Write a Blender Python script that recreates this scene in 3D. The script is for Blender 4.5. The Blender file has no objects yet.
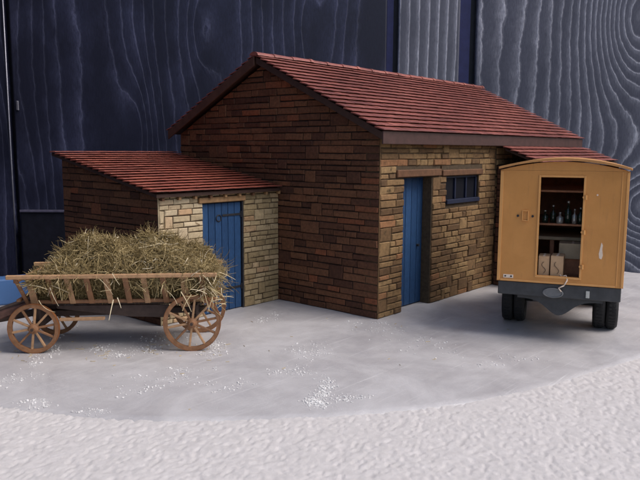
import bpy, bmesh, math, random
import numpy as np
from mathutils import Vector, Matrix
rnd = random.Random(11)
S = bpy.context.scene
COL = S.collection
R = math.radians

# ---------------------------------------------------------------- camera
CAM = Vector((-8.724, -6.3763, 2.6972))
YAW, PITCH, ROLL, FPX = R(41.11), 0.1306, 0.0045, 683.6
cd = bpy.data.cameras.new('camera'); cam = bpy.data.objects.new('camera', cd); COL.objects.link(cam)
cd.sensor_width = 36; cd.lens = 36 * FPX / 640; cd.clip_start = 0.1; cd.clip_end = 500
fw = Vector((math.cos(YAW) * math.cos(PITCH), math.sin(YAW) * math.cos(PITCH), -math.sin(PITCH)))
rt = Vector((math.sin(YAW), -math.cos(YAW), 0)); up = rt.cross(fw)
r2 = rt * math.cos(ROLL) + up * math.sin(ROLL); u2 = -rt * math.sin(ROLL) + up * math.cos(ROLL)
cam.matrix_world = Matrix.Translation(CAM) @ Matrix((r2, u2, -fw)).transposed().to_4x4()
S.camera = cam
cd.dof.use_dof = True; cd.dof.focus_distance = 11.0; cd.dof.aperture_fstop = 2.6

# ---------------------------------------------------------------- sky and sun
SUN_AZ, SUN_EL = R(-66), R(52)          # direction the light comes FROM (math angle from +X)
W = bpy.data.worlds.new('World'); S.world = W; W.use_nodes = True
wn = W.node_tree.nodes; wl = W.node_tree.links
bg = wn['Background']; sky = wn.new('ShaderNodeTexSky'); sky.sky_type = 'NISHITA'; sky.sun_disc = False
sky.sun_elevation = SUN_EL; sky.sun_rotation = math.pi / 2 - SUN_AZ
sky.air_density = 1.0; sky.dust_density = 3.5; sky.ozone_density = 1.0
wl.new(sky.outputs[0], bg.inputs[0]); bg.inputs[1].default_value = 0.135
ld = bpy.data.lights.new('sun', 'SUN'); ld.energy = 1.9; ld.angle = R(36); ld.color = (1.0, .96, .93)
lo = bpy.data.objects.new('sun', ld); COL.objects.link(lo)
sd = Vector((math.cos(SUN_AZ) * math.cos(SUN_EL), math.sin(SUN_AZ) * math.cos(SUN_EL), math.sin(SUN_EL)))
lo.rotation_euler = sd.to_track_quat('Z', 'Y').to_euler(); lo.location = sd * 40
S.view_settings.view_transform = 'Standard'; S.view_settings.look = 'None'
S.view_settings.exposure = 0.24; S.view_settings.gamma = 1.0; S.view_settings.use_curve_mapping = False

# ---------------------------------------------------------------- materials
def ramp(nt, stops):
    n = nt.nodes.new('ShaderNodeValToRGB'); e = n.color_ramp.elements
    while len(e) < len(stops): e.new(0.5)
    for k, (p, c) in enumerate(stops):
        e[k].position = p; e[k].color = (c[0], c[1], c[2], 1)
    return n

def base(name, rough=.8, spec=.4):
    m = bpy.data.materials.new(name); m.use_nodes = True
    b = m.node_tree.nodes['Principled BSDF']; b.inputs['Roughness'].default_value = rough
    b.inputs['Specular IOR Level'].default_value = spec
    return m, m.node_tree, b

def coords(nt, scale=(1, 1, 1), kind='Object'):
    tc = nt.nodes.new('ShaderNodeTexCoord'); mp = nt.nodes.new('ShaderNodeMapping')
    mp.inputs['Scale'].default_value = scale; nt.links.new(tc.outputs[kind], mp.inputs[0]); return mp.outputs[0]

def noise(nt, vec, scale, detail=4, rough=.55, dist=0):
    n = nt.nodes.new('ShaderNodeTexNoise'); n.inputs['Scale'].default_value = scale
    n.inputs['Detail'].default_value = detail; n.inputs['Roughness'].default_value = rough
    n.inputs['Distortion'].default_value = dist
    if vec: nt.links.new(vec, n.inputs['Vector'])
    return n.outputs[0]

def mixc(nt, fac, a, b, mode='MIX'):
    n = nt.nodes.new('ShaderNodeMix'); n.data_type = 'RGBA'; n.blend_type = mode
    for s, v in ((n.inputs[0], fac), (n.inputs[6], a), (n.inputs[7], b)):
        if hasattr(v, 'is_output'): nt.links.new(v, s)
        elif isinstance(v, (int, float)): s.default_value = v
        else: s.default_value = (v[0], v[1], v[2], 1)
    return n.outputs[2]

def math_(nt, op, a, b=None, c=None, clamp=False):
    n = nt.nodes.new('ShaderNodeMath'); n.operation = op; n.use_clamp = clamp
    for k, v in enumerate((a, b, c)):
        if v is None: continue
        if hasattr(v, 'is_output'): nt.links.new(v, n.inputs[k])
        else: n.inputs[k].default_value = v
    return n.outputs[0]

def bump(nt, b, h, strength=.3, dist=.02):
    n = nt.nodes.new('ShaderNodeBump'); n.inputs['Strength'].default_value = strength
    n.inputs['Distance'].default_value = dist
    nt.links.new(h, n.inputs['Height']); nt.links.new(n.outputs[0], b.inputs['Normal'])

def tinted(name, stops, rough=.8, nscale=14, namt=.35, bstr=.4, bscale=40, speck=None, spec=.3, scale=(1, 1, 1), bdist=.012):
    """colour picked by the 'tint' attribute, broken up by grain and grime"""
    m, nt, b = base(name, rough, spec)
    at = nt.nodes.new('ShaderNodeAttribute'); at.attribute_name = 'tint'
    r = ramp(nt, stops); nt.links.new(at.outputs['Fac'], r.inputs[0])
    g = coords(nt, scale)
    geo = nt.nodes.new('ShaderNodeNewGeometry'); gp = nt.nodes.new('ShaderNodeMapping'); gp.inputs['Scale'].default_value = scale
    nt.links.new(geo.outputs['Position'], gp.inputs[0]); g = gp.outputs[0]
    n = noise(nt, g, nscale, 6, .65)
    gr = ramp(nt, [(.25, (1 - namt,) * 3), (.75, (1 + namt,) * 3)]); nt.links.new(n, gr.inputs[0])
    c = mixc(nt, 1.0, r.outputs[0], gr.outputs[0], 'MULTIPLY')
    if speck:
        n2 = noise(nt, g, speck[1], 3, .6); s = ramp(nt, [(speck[2], (0, 0, 0)), (speck[2] + .12, (1, 1, 1))])
        nt.links.new(n2, s.inputs[0]); c = mixc(nt, s.outputs[0], c, speck[0])
    nt.links.new(c, b.inputs['Base Color'])
    bump(nt, b, noise(nt, g, bscale, 5, .7), bstr, bdist)
    return m

def plain(name, c, rough=.7, namt=.25, nscale=8, bstr=.15, bscale=40, metal=0, spec=.4, scale=(1, 1, 1)):
    m, nt, b = base(name, rough, spec); b.inputs['Metallic'].default_value = metal
    geo = nt.nodes.new('ShaderNodeNewGeometry'); gp = nt.nodes.new('ShaderNodeMapping'); gp.inputs['Scale'].default_value = scale
    nt.links.new(geo.outputs['Position'], gp.inputs[0]); g = gp.outputs[0]
    gr = ramp(nt, [(.25, tuple(x * (1 - namt) for x in c)), (.75, tuple(min(1, x * (1 + namt)) for x in c))])
    nt.links.new(noise(nt, g, nscale, 6, .6), gr.inputs[0]); nt.links.new(gr.outputs[0], b.inputs['Base Color'])
    if bstr: bump(nt, b, noise(nt, g, bscale, 5, .65), bstr, .01)
    return m

M = {}
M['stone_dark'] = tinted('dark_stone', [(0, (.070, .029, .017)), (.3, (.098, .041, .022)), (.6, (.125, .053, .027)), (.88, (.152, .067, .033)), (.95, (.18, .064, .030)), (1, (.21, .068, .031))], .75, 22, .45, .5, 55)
M['stone_tan'] = tinted('tan_stone', [(0, (.105, .059, .028)), (.3, (.15, .087, .040)), (.6, (.20, .120, .054)), (.9, (.25, .160, .074)), (.96, (.225, .11, .05)), (1, (.25, .12, .055))], .8, 16, .4, .5, 55, ((.07, .045, .02), 9, .60))
M['stone_cream'] = tinted('cream_stone', [(0, (.33, .25, .15)), (.5, (.44, .35, .22)), (.85, (.52, .42, .28)), (1, (.46, .28, .15))], .8, 16, .25, .5, 55, ((.14, .09, .045), 7, .64))
M['stone_buff'] = tinted('buff_stone', [(0, (.20, .145, .075)), (.5, (.29, .22, .12)), (.88, (.36, .28, .165)), (1, (.32, .19, .10))], .8, 16, .3, .5, 55, ((.10, .065, .03), 9, .62))
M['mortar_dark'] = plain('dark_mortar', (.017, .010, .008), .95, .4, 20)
M['mortar_tan'] = plain('tan_mortar', (.07, .048, .028), .95, .4, 20)
M['tile'] = tinted('clay_tile', [(0, (.16, .050, .040)), (.4, (.225, .068, .052)), (.75, (.275, .086, .065)), (1, (.34, .118, .088))], .36, 4, .35, .3, 60, ((.36, .22, .21), 26, .72), .5)
M['tile_orange'] = tinted('orange_clay_tile', [(0, (.22, .056, .036)), (.4, (.29, .076, .048)), (.75, (.35, .094, .057)), (1, (.41, .128, .075))], .42, 6, .35, .3, 60, None, .45)
M['tile_lip'] = plain('tile_edge_shade', (.135, .044, .036), .7, .4, 12)  # dark lip colour paints the shadow line under each tile course
M['fascia'] = plain('brown_fascia_paint', (.060, .029, .026), .5, .3, 6, .2, 30)
M['board'] = plain('dark_roof_board', (.045, .022, .016), .7, .3, 6, .2, 30, scale=(1, 1, 1))
M['timber'] = plain('brown_timber', (.12, .056, .026), .7, .35, 9, .4, 30)
M['timber_tan'] = plain('tan_timber', (.27, .155, .072), .7, .3, 9, .4, 30)
M['blue'] = tinted('blue_paint', [(0, (.014, .045, .115)), (.5, (.019, .058, .145)), (1, (.026, .075, .18))], .55, 10, .35, .4, 40, ((.008, .02, .05), 12, .64), scale=(6, 6, 1))
M['dark_blue'] = plain('dark_blue_paint', (.010, .015, .040), .5, .3)
M['black'] = plain('black_interior', (.006, .006, .007), .9, .2)
M['iron'] = plain('black_iron', (.02, .02, .024), .55, .4, 30, .3, 60)
m, nt, b = base('ochre_van_paint', .42, .5)
geo = nt.nodes.new('ShaderNodeNewGeometry'); P = geo.outputs['Position']
c = ramp(nt, [(.3, (.51, .225, .052)), (.7, (.60, .272, .070))]); nt.links.new(noise(nt, P, 2.2, 6, .65), c.inputs[0])
stt = nt.nodes.new('ShaderNodeMapping'); stt.inputs['Scale'].default_value = (9, 9, 1.1); nt.links.new(P, stt.inputs[0])
s1_ = ramp(nt, [(.58, (0, 0, 0)), (.78, (.5, .5, .5))]); nt.links.new(noise(nt, stt.outputs[0], 1.6, 5, .65), s1_.inputs[0])
cc = mixc(nt, s1_.outputs[0], c.outputs[0], (.34, .16, .05))
s2_ = ramp(nt, [(.70, (0, 0, 0)), (.76, (.6, .6, .6))]); nt.links.new(noise(nt, P, 34, 3, .6), s2_.inputs[0])
cc = mixc(nt, s2_.outputs[0], cc, (.60, .36, .17)); nt.links.new(cc, b.inputs['Base Color'])
rr = ramp(nt, [(.3, (.34,) * 3), (.7, (.55,) * 3)]); nt.links.new(noise(nt, P, 5, 5), rr.inputs[0]); nt.links.new(rr.outputs[0], b.inputs['Roughness'])
bump(nt, b, noise(nt, P, 9, 6, .6), .10, .02); M['van'] = m
M['van_trim'] = plain('ochre_trim_paint', (.65, .32, .10), .38, .08, 5, .03, spec=.5)
M['van_roof'] = plain('ochre_roof_edge', (.50, .24, .08), .5, .12)
M['chip'] = plain('chipped_pale_paint', (.75, .62, .50), .6, .1)
M['chassis'] = plain('charcoal_chassis', (.05, .052, .055), .6, .3)
M['rubber'] = plain('black_rubber', (.018, .018, .019), .75, .3, 30, .3, 90)
M['cream'] = plain('cream_card', (.48, .38, .25), .8, .12)
M['carton'] = plain('tan_carton', (.50, .33, .19), .8, .12)
M['ink'] = plain('dark_ink', (.05, .03, .02), .8, .1)
M['shelf'] = plain('brown_shelf_wood', (.42, .19, .10), .6, .3, 10)
M['glass_dark'] = plain('dark_green_glass', (.015, .03, .022), .12, .1, spec=.8)
M['tin'] = plain('pale_tin', (.45, .47, .46), .3, .15, metal=.6)
M['cartwood'] = plain('cart_wood', (.235, .115, .055), .6, .35, 12, .3, 40)
M['cartlight'] = plain('pale_cart_wood', (.40, .235, .125), .65, .3, 12, .3, 40)
M['cartdark'] = plain('dark_cart_wood', (.055, .035, .028), .7, .35, 12, .3, 40)
M['rust'] = plain('brown_wheel_rim', (.22, .085, .03), .55, .45, 14, .3, 60)
M['crumb'] = plain('white_plaster_crumb', (.64, .63, .62), .9, .08)
M['bluecard'] = plain('bright_blue_board', (.075, .17, .38), .5, .1, 3, .05)
M['metal'] = plain('steel', (.22, .22, .26), .35, .2, metal=.7)
M['panel'] = plain('dark_stain', (.010, .011, .020), .5, .4, 4, .2, 20)
M['groove_blue'] = plain('blue_lit_bevel', (.022, .026, .10), .5, .25, 4, .2, 20)  # blue light on the groove bevels, put into the colour
m, nt, b = base('window_glass', .3, .08); b.inputs['Base Color'].default_value = (.012, .013, .018, 1); M['glass'] = m
# hay
m, nt, b = base('hay_strand', .75, .25)
at = nt.nodes.new('ShaderNodeAttribute'); at.attribute_name = 'tint'
r = ramp(nt, [(0, (.105, .072, .028)), (.35, (.215, .158, .066)), (.62, (.35, .265, .125)), (.85, (.54, .43, .24)), (1, (.78, .68, .50))])
nt.links.new(at.outputs['Fac'], r.inputs[0]); nt.links.new(r.outputs[0], b.inputs['Base Color']); M['hay'] = m

# rough and smooth plaster
m, nt, b = base('roughcast_plaster', .9, .2)
geo = nt.nodes.new('ShaderNodeNewGeometry'); P = geo.outputs['Position']
n1 = noise(nt, P, 9, 6, .6); c = ramp(nt, [(.3, (.49, .465, .455)), (.7, (.58, .55, .54))]); nt.links.new(n1, c.inputs[0])
nt.links.new(c.outputs[0], b.inputs['Base Color']); bump(nt, b, noise(nt, P, 60, 5, .75), .5, .012); M['rough'] = m
m, nt, b = base('smooth_plaster', .48, .4)
geo = nt.nodes.new('ShaderNodeNewGeometry'); P = geo.outputs['Position']
n1 = noise(nt, P, 1.1, 8, .68, .6); c = ramp(nt, [(.32, (.345, .33, .34)), (.5, (.42, .405, .41)), (.68, (.49, .475, .48))]); nt.links.new(n1, c.inputs[0])
cc = c.outputs[0]
def streaks(cc, ang, sx, sy, sc, lo_, hi_, amt, col, seed):
    mp = nt.nodes.new('ShaderNodeMapping'); mp.inputs['Rotation'].default_value = (0, 0, R(ang)); mp.inputs['Scale'].default_value = (sx, sy, 1); mp.inputs['Location'].default_value = (seed, seed * 2, 0); nt.links.new(P, mp.inputs[0])
    s2 = ramp(nt, [(lo_, (0, 0, 0)), (hi_, (amt,) * 3)]); nt.links.new(noise(nt, mp.outputs[0], sc, 5, .7), s2.inputs[0]); return mixc(nt, s2.outputs[0], cc, col)
cc = streaks(cc, 35, .35, 14, 1.6, .60, .70, .5, (.70, .69, .69), 1)
cc = streaks(cc, -28, .30, 16, 1.4, .62, .70, .45, (.70, .69, .69), 4)
cc = streaks(cc, 75, .5, 9, 1.3, .60, .75, .35, (.36, .34, .34), 7)
n3 = noise(nt, P, 75, 3, .6); s3 = ramp(nt, [(.62, (0, 0, 0)), (.70, (.8, .8, .8))]); nt.links.new(n3, s3.inputs[0])
n4 = noise(nt, P, 1.6, 5, .65); s4 = ramp(nt, [(.42, (0.05, 0.05, 0.05)), (.62, (1, 1, 1))]); nt.links.new(n4, s4.inputs[0])
cc = mixc(nt, mixc(nt, 1.0, s3.outputs[0], s4.outputs[0], 'MULTIPLY'), cc, (.74, .73, .73))
n5 = noise(nt, P, 48, 2, .5); s5 = ramp(nt, [(.72, (0, 0, 0)), (.77, (.6, .6, .6))]); nt.links.new(n5, s5.inputs[0]); cc = mixc(nt, s5.outputs[0], cc, (.22, .20, .18))
nt.links.new(cc, b.inputs['Base Color'])
rr = ramp(nt, [(.3, (.30,) * 3), (.7, (.62,) * 3)]); nt.links.new(noise(nt, P, 2.5, 6), rr.inputs[0]); nt.links.new(rr.outputs[0], b.inputs['Roughness'])
hh = math_(nt, 'MULTIPLY_ADD', noise(nt, P, 40, 5, .7), .25, noise(nt, P, 3.2, 6, .6)); bump(nt, b, hh, .35, .03); M['smooth'] = m

def wood_plank(name, seed, dark, mid, light, lin, curv, knots=(), wob=.35, fade=(.35, .7), thin=.72):
    """stained softwood: the grain is the level lines of a tall stretched field bent round its knots"""
    m, nt, b = base(name, .5, .45)
    tc = nt.nodes.new('ShaderNodeTexCoord'); o = tc.outputs['Object']
    mp = nt.nodes.new('ShaderNodeMapping'); mp.inputs['Location'].default_value = (seed * 7.3, 0, seed * 3.1); mp.inputs['Scale'].default_value = (.40, 0, .10)
    nt.links.new(o, mp.inputs[0])
    f = noise(nt, mp.outputs[0], 1.0, 1.2, .4)
    sep = nt.nodes.new('ShaderNodeSeparateXYZ'); nt.links.new(o, sep.inputs[0]); X_, Z_ = sep.outputs[0], sep.outputs[2]
    wig = nt.nodes.new('ShaderNodeMapping'); wig.inputs['Scale'].default_value = (2.6, 0, 1.5); nt.links.new(o, wig.inputs[0])
    w = noise(nt, wig.outputs[0], 1.0, 5, .6)
    g = math_(nt, 'MULTIPLY', f, curv); g = math_(nt, 'MULTIPLY_ADD', X_, lin, g); g = math_(nt, 'MULTIPLY_ADD', w, wob, g)
    for kx, kz, ax, az, amp in knots:
        dx = math_(nt, 'MULTIPLY', math_(nt, 'SUBTRACT', X_, kx), 1 / ax); dz = math_(nt, 'MULTIPLY', math_(nt, 'SUBTRACT', Z_, kz), 1 / az)
        q = math_(nt, 'ADD', math_(nt, 'MULTIPLY', dx, dx), math_(nt, 'MULTIPLY', dz, dz))
        e = math_(nt, 'DIVIDE', amp, math_(nt, 'ADD', 1.0, q)); g = math_(nt, 'ADD', g, e)
    fr = math_(nt, 'FRACT', g)
    l = ramp(nt, [(0, (0, 0, 0)), (thin - .3, (.06,) * 3), (thin, (.35,) * 3), (thin + .14, (1, 1, 1)), (thin + .19, (.25,) * 3), (1, (0, 0, 0))]); nt.links.new(fr, l.inputs[0])
    fm = nt.nodes.new('ShaderNodeMapping'); fm.inputs['Scale'].default_value = (16, 1, 2.4); nt.links.new(o, fm.inputs[0])
    fib = noise(nt, fm.outputs[0], 2.0, 7, .8)
    fbr = ramp(nt, [(.36, (.25,) * 3), (.66, (1.25,) * 3)]); nt.links.new(fib, fbr.inputs[0])
    bl = nt.nodes.new('ShaderNodeMapping'); bl.inputs['Scale'].default_value = (.6, 0, .28); bl.inputs['Location'].default_value = (seed, 0, seed * 2); nt.links.new(o, bl.inputs[0])
    bn = noise(nt, bl.outputs[0], 1.0, 4, .55)
    br = ramp(nt, [(fade[0], (.2,) * 3), (fade[1], (1, 1, 1))]); nt.links.new(bn, br.inputs[0])
    k = mixc(nt, 1.0, l.outputs[0], fbr.outputs[0], 'MULTIPLY'); k = mixc(nt, 1.0, k, br.outputs[0], 'MULTIPLY')
    hz = mixc(nt, 1.0, br.outputs[0], fbr.outputs[0], 'MULTIPLY')
    c = mixc(nt, hz, dark, mid); c = mixc(nt, k, c, light); nt.links.new(c, b.inputs['Base Color'])
    h = math_(nt, 'MULTIPLY_ADD', fib, .35, l.outputs[0]); bump(nt, b, h, .3, .03)
    return m
M['plank_left'] = wood_plank('navy_stained_wood', 3.0, (.0045, .0055, .018), (.034, .039, .085), (.14, .15, .26), 2.1, 5.5, ((6.0, 15.4, .55, 1.5, 3.0), (3.9, 12.5, .5, 2.0, -2.6), (9.3, 15.6, .4, 1.5, 2.0)), .5, (.44, .66))
M['plank_mid'] = wood_plank('grey_blue_sheen_wood', 8.0, (.060, .064, .090), (.105, .11, .145), (.62, .63, .72), 3.5, 1.2, (), .25, (.3, .5), .76)  # whitish sky sheen on this plank is painted into its colours
M['plank_right'] = wood_plank('pale_sheen_blue_wood', 5.0, (.028, .032, .056), (.085, .09, .13), (.56, .57, .66), 1.2, 1.8, ((5.0, 15.9, 1.35, 2.6, 13.0), (5.6, 9.9, 1.6, 1.3, 9.0)), .7, (.3, .6))  # pale tones carry the sky sheen as colour here too

# ---------------------------------------------------------------- helpers
def link(o, parent=None):
    COL.objects.link(o)
    if parent: o.parent = parent
    return o

def tag(o, label=None, cat=None, group=None, kind=None):
    if label: o['label'] = label
    if cat: o['category'] = cat
    if group: o['group'] = group
    if kind: o['kind'] = kind
    return o

def empty(name, loc, rz, label, cat, group=None):
    o = bpy.data.objects.new(name, None); link(o); o.location = loc; o.rotation_euler = (0, 0, rz)
    o.empty_display_size = .2
    return tag(o, label, cat, group)

def bx(bm, x0, x1, y0, y1, z0, z1, T=None):
    vs = [Vector((x, y, z)) for z in (z0, z1) for y in (y0, y1) for x in (x0, x1)]
    if T: vs = [T @ v for v in vs]
    v = [bm.verts.new(p) for p in vs]
    for f in ((0, 2, 3, 1), (4, 5, 7, 6), (0, 1, 5, 4), (2, 6, 7, 3), (0, 4, 6, 2), (1, 3, 7, 5)):
        bm.faces.new([v[i] for i in f])

def bar(bm, a, b, w, h, upv=(0, 0, 1)):
    a = Vector(a); b = Vector(b); d = (b - a).normalized(); u = Vector(upv)
    s = d.cross(u).normalized(); u = s.cross(d).normalized(); L = (b - a).length
    T = Matrix.Translation(a) @ Matrix((d, s, u)).transposed().to_4x4()
    bx(bm, 0, L, -w / 2, w / 2, -h / 2, h / 2, T)

def cyl(bm, a, b, r0, r1=None, n=16, caps=True):
    r1 = r0 if r1 is None else r1; a = Vector(a); b = Vector(b); d = (b - a).normalized()
    s = d.orthogonal().normalized(); t = d.cross(s)
    A = []; B = []
    for k in range(n):
        q = 2 * math.pi * k / n; e = s * math.cos(q) + t * math.sin(q)
        A.append(bm.verts.new(a + e * r0)); B.append(bm.verts.new(b + e * r1))
    for k in range(n): bm.faces.new((A[k], A[(k + 1) % n], B[(k + 1) % n], B[k]))
    if caps: bm.faces.new(list(reversed(A))); bm.faces.new(B)

def ring(bm, c, axis, prof, n=32):
    """lathe a closed profile [(r, along)] about axis through c"""
    c = Vector(c); d = Vector(axis).normalized(); s = d.orthogonal().normalized(); t = d.cross(s); rows = []
    for k in range(n):
        q = 2 * math.pi * k / n; e = s * math.cos(q) + t * math.sin(q)
        rows.append([bm.verts.new(c + e * r + d * z) for r, z in prof])
    m_ = len(prof)
    for k in range(n):
        a, b = rows[k], rows[(k + 1) % n]
        for j in range(m_): bm.faces.new((a[j], a[(j + 1) % m_], b[(j + 1) % m_], b[j]))

def prism(bm, pts, off, both=True):
    """extrude polygon pts by vector off"""
    A = [bm.verts.new(Vector(p)) for p in pts]; B = [bm.verts.new(Vector(p) + Vector(off)) for p in pts]; n = len(pts)
    bm.faces.new(A); bm.faces.new(list(reversed(B)))
    for k in range(n): bm.faces.new((A[k], B[k], B[(k + 1) % n], A[(k + 1) % n]))

def obj(name, bm, mat, parent=None, bev=0, smooth=False, seg=1, tint=None):
    if bev:
        bmesh.ops.bevel(bm, geom=list(bm.edges), offset=bev, segments=seg, affect='EDGES', profile=.5, clamp_overlap=True)
    bmesh.ops.recalc_face_normals(bm, faces=bm.faces)
    me = bpy.data.meshes.new(name); bm.to_mesh(me); bm.free()
    if smooth:
        for p in me.polygons: p.use_smooth = True
    if mat: me.materials.append(mat)
    if tint is not None: settint(me, tint)
    return link(bpy.data.objects.new(name, me), parent)

def settint(me, t):
    a = me.attributes.new('tint', 'FLOAT', 'POINT')
    a.data.foreach_set('value', np.full(len(me.vertices), t, dtype=np.float32) if np.isscalar(t) else np.asarray(t, dtype=np.float32))

def B(): return bmesh.new()

def box_obj(name, dims, mat, parent=None, bev=.006, **k):
    bm = B(); bx(bm, *dims); return obj(name, bm, mat, parent, bev, **k)

def px(p):
    d = Vector(p) - CAM; z = d.dot(fw); return FPX / max(z, .1), z

# ---------------------------------------------------------------- stonework
def clip(poly, n, c):
    """keep the side n.p <= c"""
    out = []
    for i in range(len(poly)):
        a, b = poly[i], poly[(i + 1) % len(poly)]
        da = n[0] * a[0] + n[1] * a[1] - c; db = n[0] * b[0] + n[1] * b[1] - c
        if da <= 0: out.append(a)
        if (da < 0 < db) or (db < 0 < da):
            t = da / (da - db); out.append((a[0] + (b[0] - a[0]) * t, a[1] + (b[1] - a[1]) * t))
    return out

def area(p): return abs(sum(p[i][0] * p[(i + 1) % len(p)][1] - p[(i + 1) % len(p)][0] * p[i][1] for i in range(len(p)))) / 2

def lay_stones(u0, u1, h, ch, wmin, wmax, clips, holes, rg, dbl=.16, skip=None):
    rows = int(math.ceil(h / ch)); blocked = [[] for _ in range(rows + 3)]; out = []; edges = []
    zs = [0]
    for k in range(rows + 3): zs.append(zs[-1] + ch * rg.uniform(.8, 1.22))
    for r in range(rows + 1):
        z0, z1 = zs[r], zs[r + 1]
        if z0 > h: break
        segs = [(u0, u1)]
        cut = list(blocked[r]) + [(a, b) for a, b, c, d in holes if c < z1 - .02 and d > z0 + .02]
        for a, b in cut:
            ns = []
            for s, e in segs:
                if b <= s or a >= e: ns.append((s, e)); continue
                if a > s: ns.append((s, a))
                if b < e: ns.append((b, e))
            segs = ns
        new = []
        for s, e in segs:
            x = s
            while x < e - .01:
                w = rg.uniform(wmin, wmax) * (1 if rg.random() < .8 else .6)
                if rg.random() < .1: w *= 1.45
                if e - (x + w) < wmin * .7: w = e - x
                if any(abs(x + w - q) < .035 for q in edges) and e - x - w > .12: w += .06
                top = z1; x2 = x + w
                if w < (wmin + wmax) * .55 and rg.random() < dbl and not any(b > x and a < x2 for a, b, c, d in holes if c < zs[r + 2] and d > z0):
                    top = zs[r + 2]; blocked[r + 1].append((x, x2))
                g = .007
                j = lambda: rg.uniform(-.006, .006)
                p = [(x + g + j(), z0 + g + j()), (x2 - g + j(), z0 + g + j()), (x2 - g + j(), top - g + j()), (x + g + j(), top - g + j())]
                p = [(min(max(a, u0), u1), max(b, .0)) for a, b in p]
                for n, c in list(clips) + [((0, 1), h)]: p = clip(p, n, c) if len(p) > 2 else p
                if len(p) > 2 and area(p) > .0012: out.append(p)
                new.append(x2); x = x2
        edges = new
    return out

def stone_verts(p, d, rg):
    """chamfered uneven block: list of verts (u, v, n) and faces"""
    n = len(p); cx = sum(a for a, b in p) / n; cy = sum(b for a, b in p) / n
    k = .011; P = []
    def inset(q, s):
        dx, dy = q[0] - cx, q[1] - cy
        return (cx + dx * max(.55, 1 - s / max(abs(dx), .012) if abs(dx) > 1e-6 else 1), cy + dy * max(.55, 1 - s / max(abs(dy), .012) if abs(dy) > 1e-6 else 1))
    tilt = (rg.uniform(-.05, .05), rg.uniform(-.07, .07))
    for q in p: P.append((q[0], q[1], -.02))
    for q in p: P.append((q[0], q[1], max(d * .45, .003)))
    for q in p:
        i = inset(q, k); P.append((i[0], i[1], max(.006, d + (q[0] - cx) * tilt[0] + (q[1] - cy) * tilt[1] + rg.uniform(-.0025, .0025))))
    F = []
    for a in (0, n):
        for i in range(n): F.append((a + i, a + (i + 1) % n, a + n + (i + 1) % n, a + n + i))
    F.append(tuple(range(2 * n, 3 * n)))
    return P, F, (cx, cy)

ALLST = []
def stone_wall(parent, O, U, N, polys, mat, rg, pick=None):
    O = Vector(O); U = Vector(U); N = Vector(N); Z = Vector((0, 0, 1))
    for p in polys:
        n = len(p); cx = sum(a for a, b in p) / n; cy = sum(b for a, b in p) / n
        wp = O + U * cx + Z * cy; s, z = px(wp); vis = abs((wp - CAM).normalized().dot(N))
        ALLST.append((area(p) * s * s * vis * (1 if (pick is None or pick(wp)) else 0), parent, O, U, N, p, mat, rg.random(), rg.uniform(.012, .03)))

def flush_stones(rg, limit=300):
    global ALLST
    ALLST.sort(key=lambda t: -t[0]); rest = {}
    for k, (a, par, O, U, N, p, mat, t, d) in enumerate(ALLST):
        P, F, c = stone_verts(p, d, rg); ctr = O + U * c[0] + Vector((0, 0, c[1]))
        vs = [O + U * q[0] + Vector((0, 0, q[1])) + N * q[2] for q in P]
        if k < limit and a > 12:
            me = bpy.data.meshes.new('stone'); me.from_pydata([v - ctr for v in vs], [], F); me.materials.append(mat); settint(me, t)
            o = bpy.data.objects.new('stone', me); o.location = ctr; link(o, par)
        else:
            r = rest.setdefault(par.name, [par, mat, [], [], []]); b0 = len(r[2]); r[2] += vs; r[3] += [tuple(i + b0 for i in f) for f in F]; r[4] += [t] * len(vs)
    for par, mat, vs, F, t in rest.values():
        me = bpy.data.meshes.new('small_stones'); me.from_pydata(vs, [], F); me.materials.append(mat); settint(me, t)
        link(bpy.data.objects.new('small_stones', me), par)['kind'] = 'stuff'
    ALLST = []

# ---------------------------------------------------------------- roof tiles
def tile_mesh(w, l, mat, t, rg):
    bm = B(); th = .021
    # local: x across, y down the slope, z up; slightly cambered with a rounded lower lip
    xs = [-w / 2 + .003, -w / 4, 0, w / 4, w / 2 - .003]; cam_ = [0, .002, .003, .002, 0]
    rows = [(-l * .62, 0.0), (l * .34, .0), (l * .488, -.001), (l * .5, -.004)]
    top = [[bm.verts.new((x, y, th + z + c)) for x, c in zip(xs, cam_)] for y, z in rows]
    bot = [[bm.verts.new((x, y, zz)) for x in (xs[0], xs[-1])] for y, zz in ((rows[0][0], .0), (rows[-1][0] - .012, .006))]
    for a in range(3):
        for b_ in range(4): bm.faces.new((top[a][b_], top[a][b_ + 1], top[a + 1][b_ + 1], top[a + 1][b_]))
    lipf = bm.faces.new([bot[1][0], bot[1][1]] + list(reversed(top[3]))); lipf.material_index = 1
    bm.faces.new([bot[0][0]] + [top[i][0] for i in range(4)] + [bot[1][0]])
    bm.faces.new([bot[0][1]] + [top[i][4] for i in range(4)] + [bot[1][1]])
    bmesh.ops.recalc_face_normals(bm, faces=bm.faces)
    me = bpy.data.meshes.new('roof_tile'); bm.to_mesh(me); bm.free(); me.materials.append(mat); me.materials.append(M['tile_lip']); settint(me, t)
    return me

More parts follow.
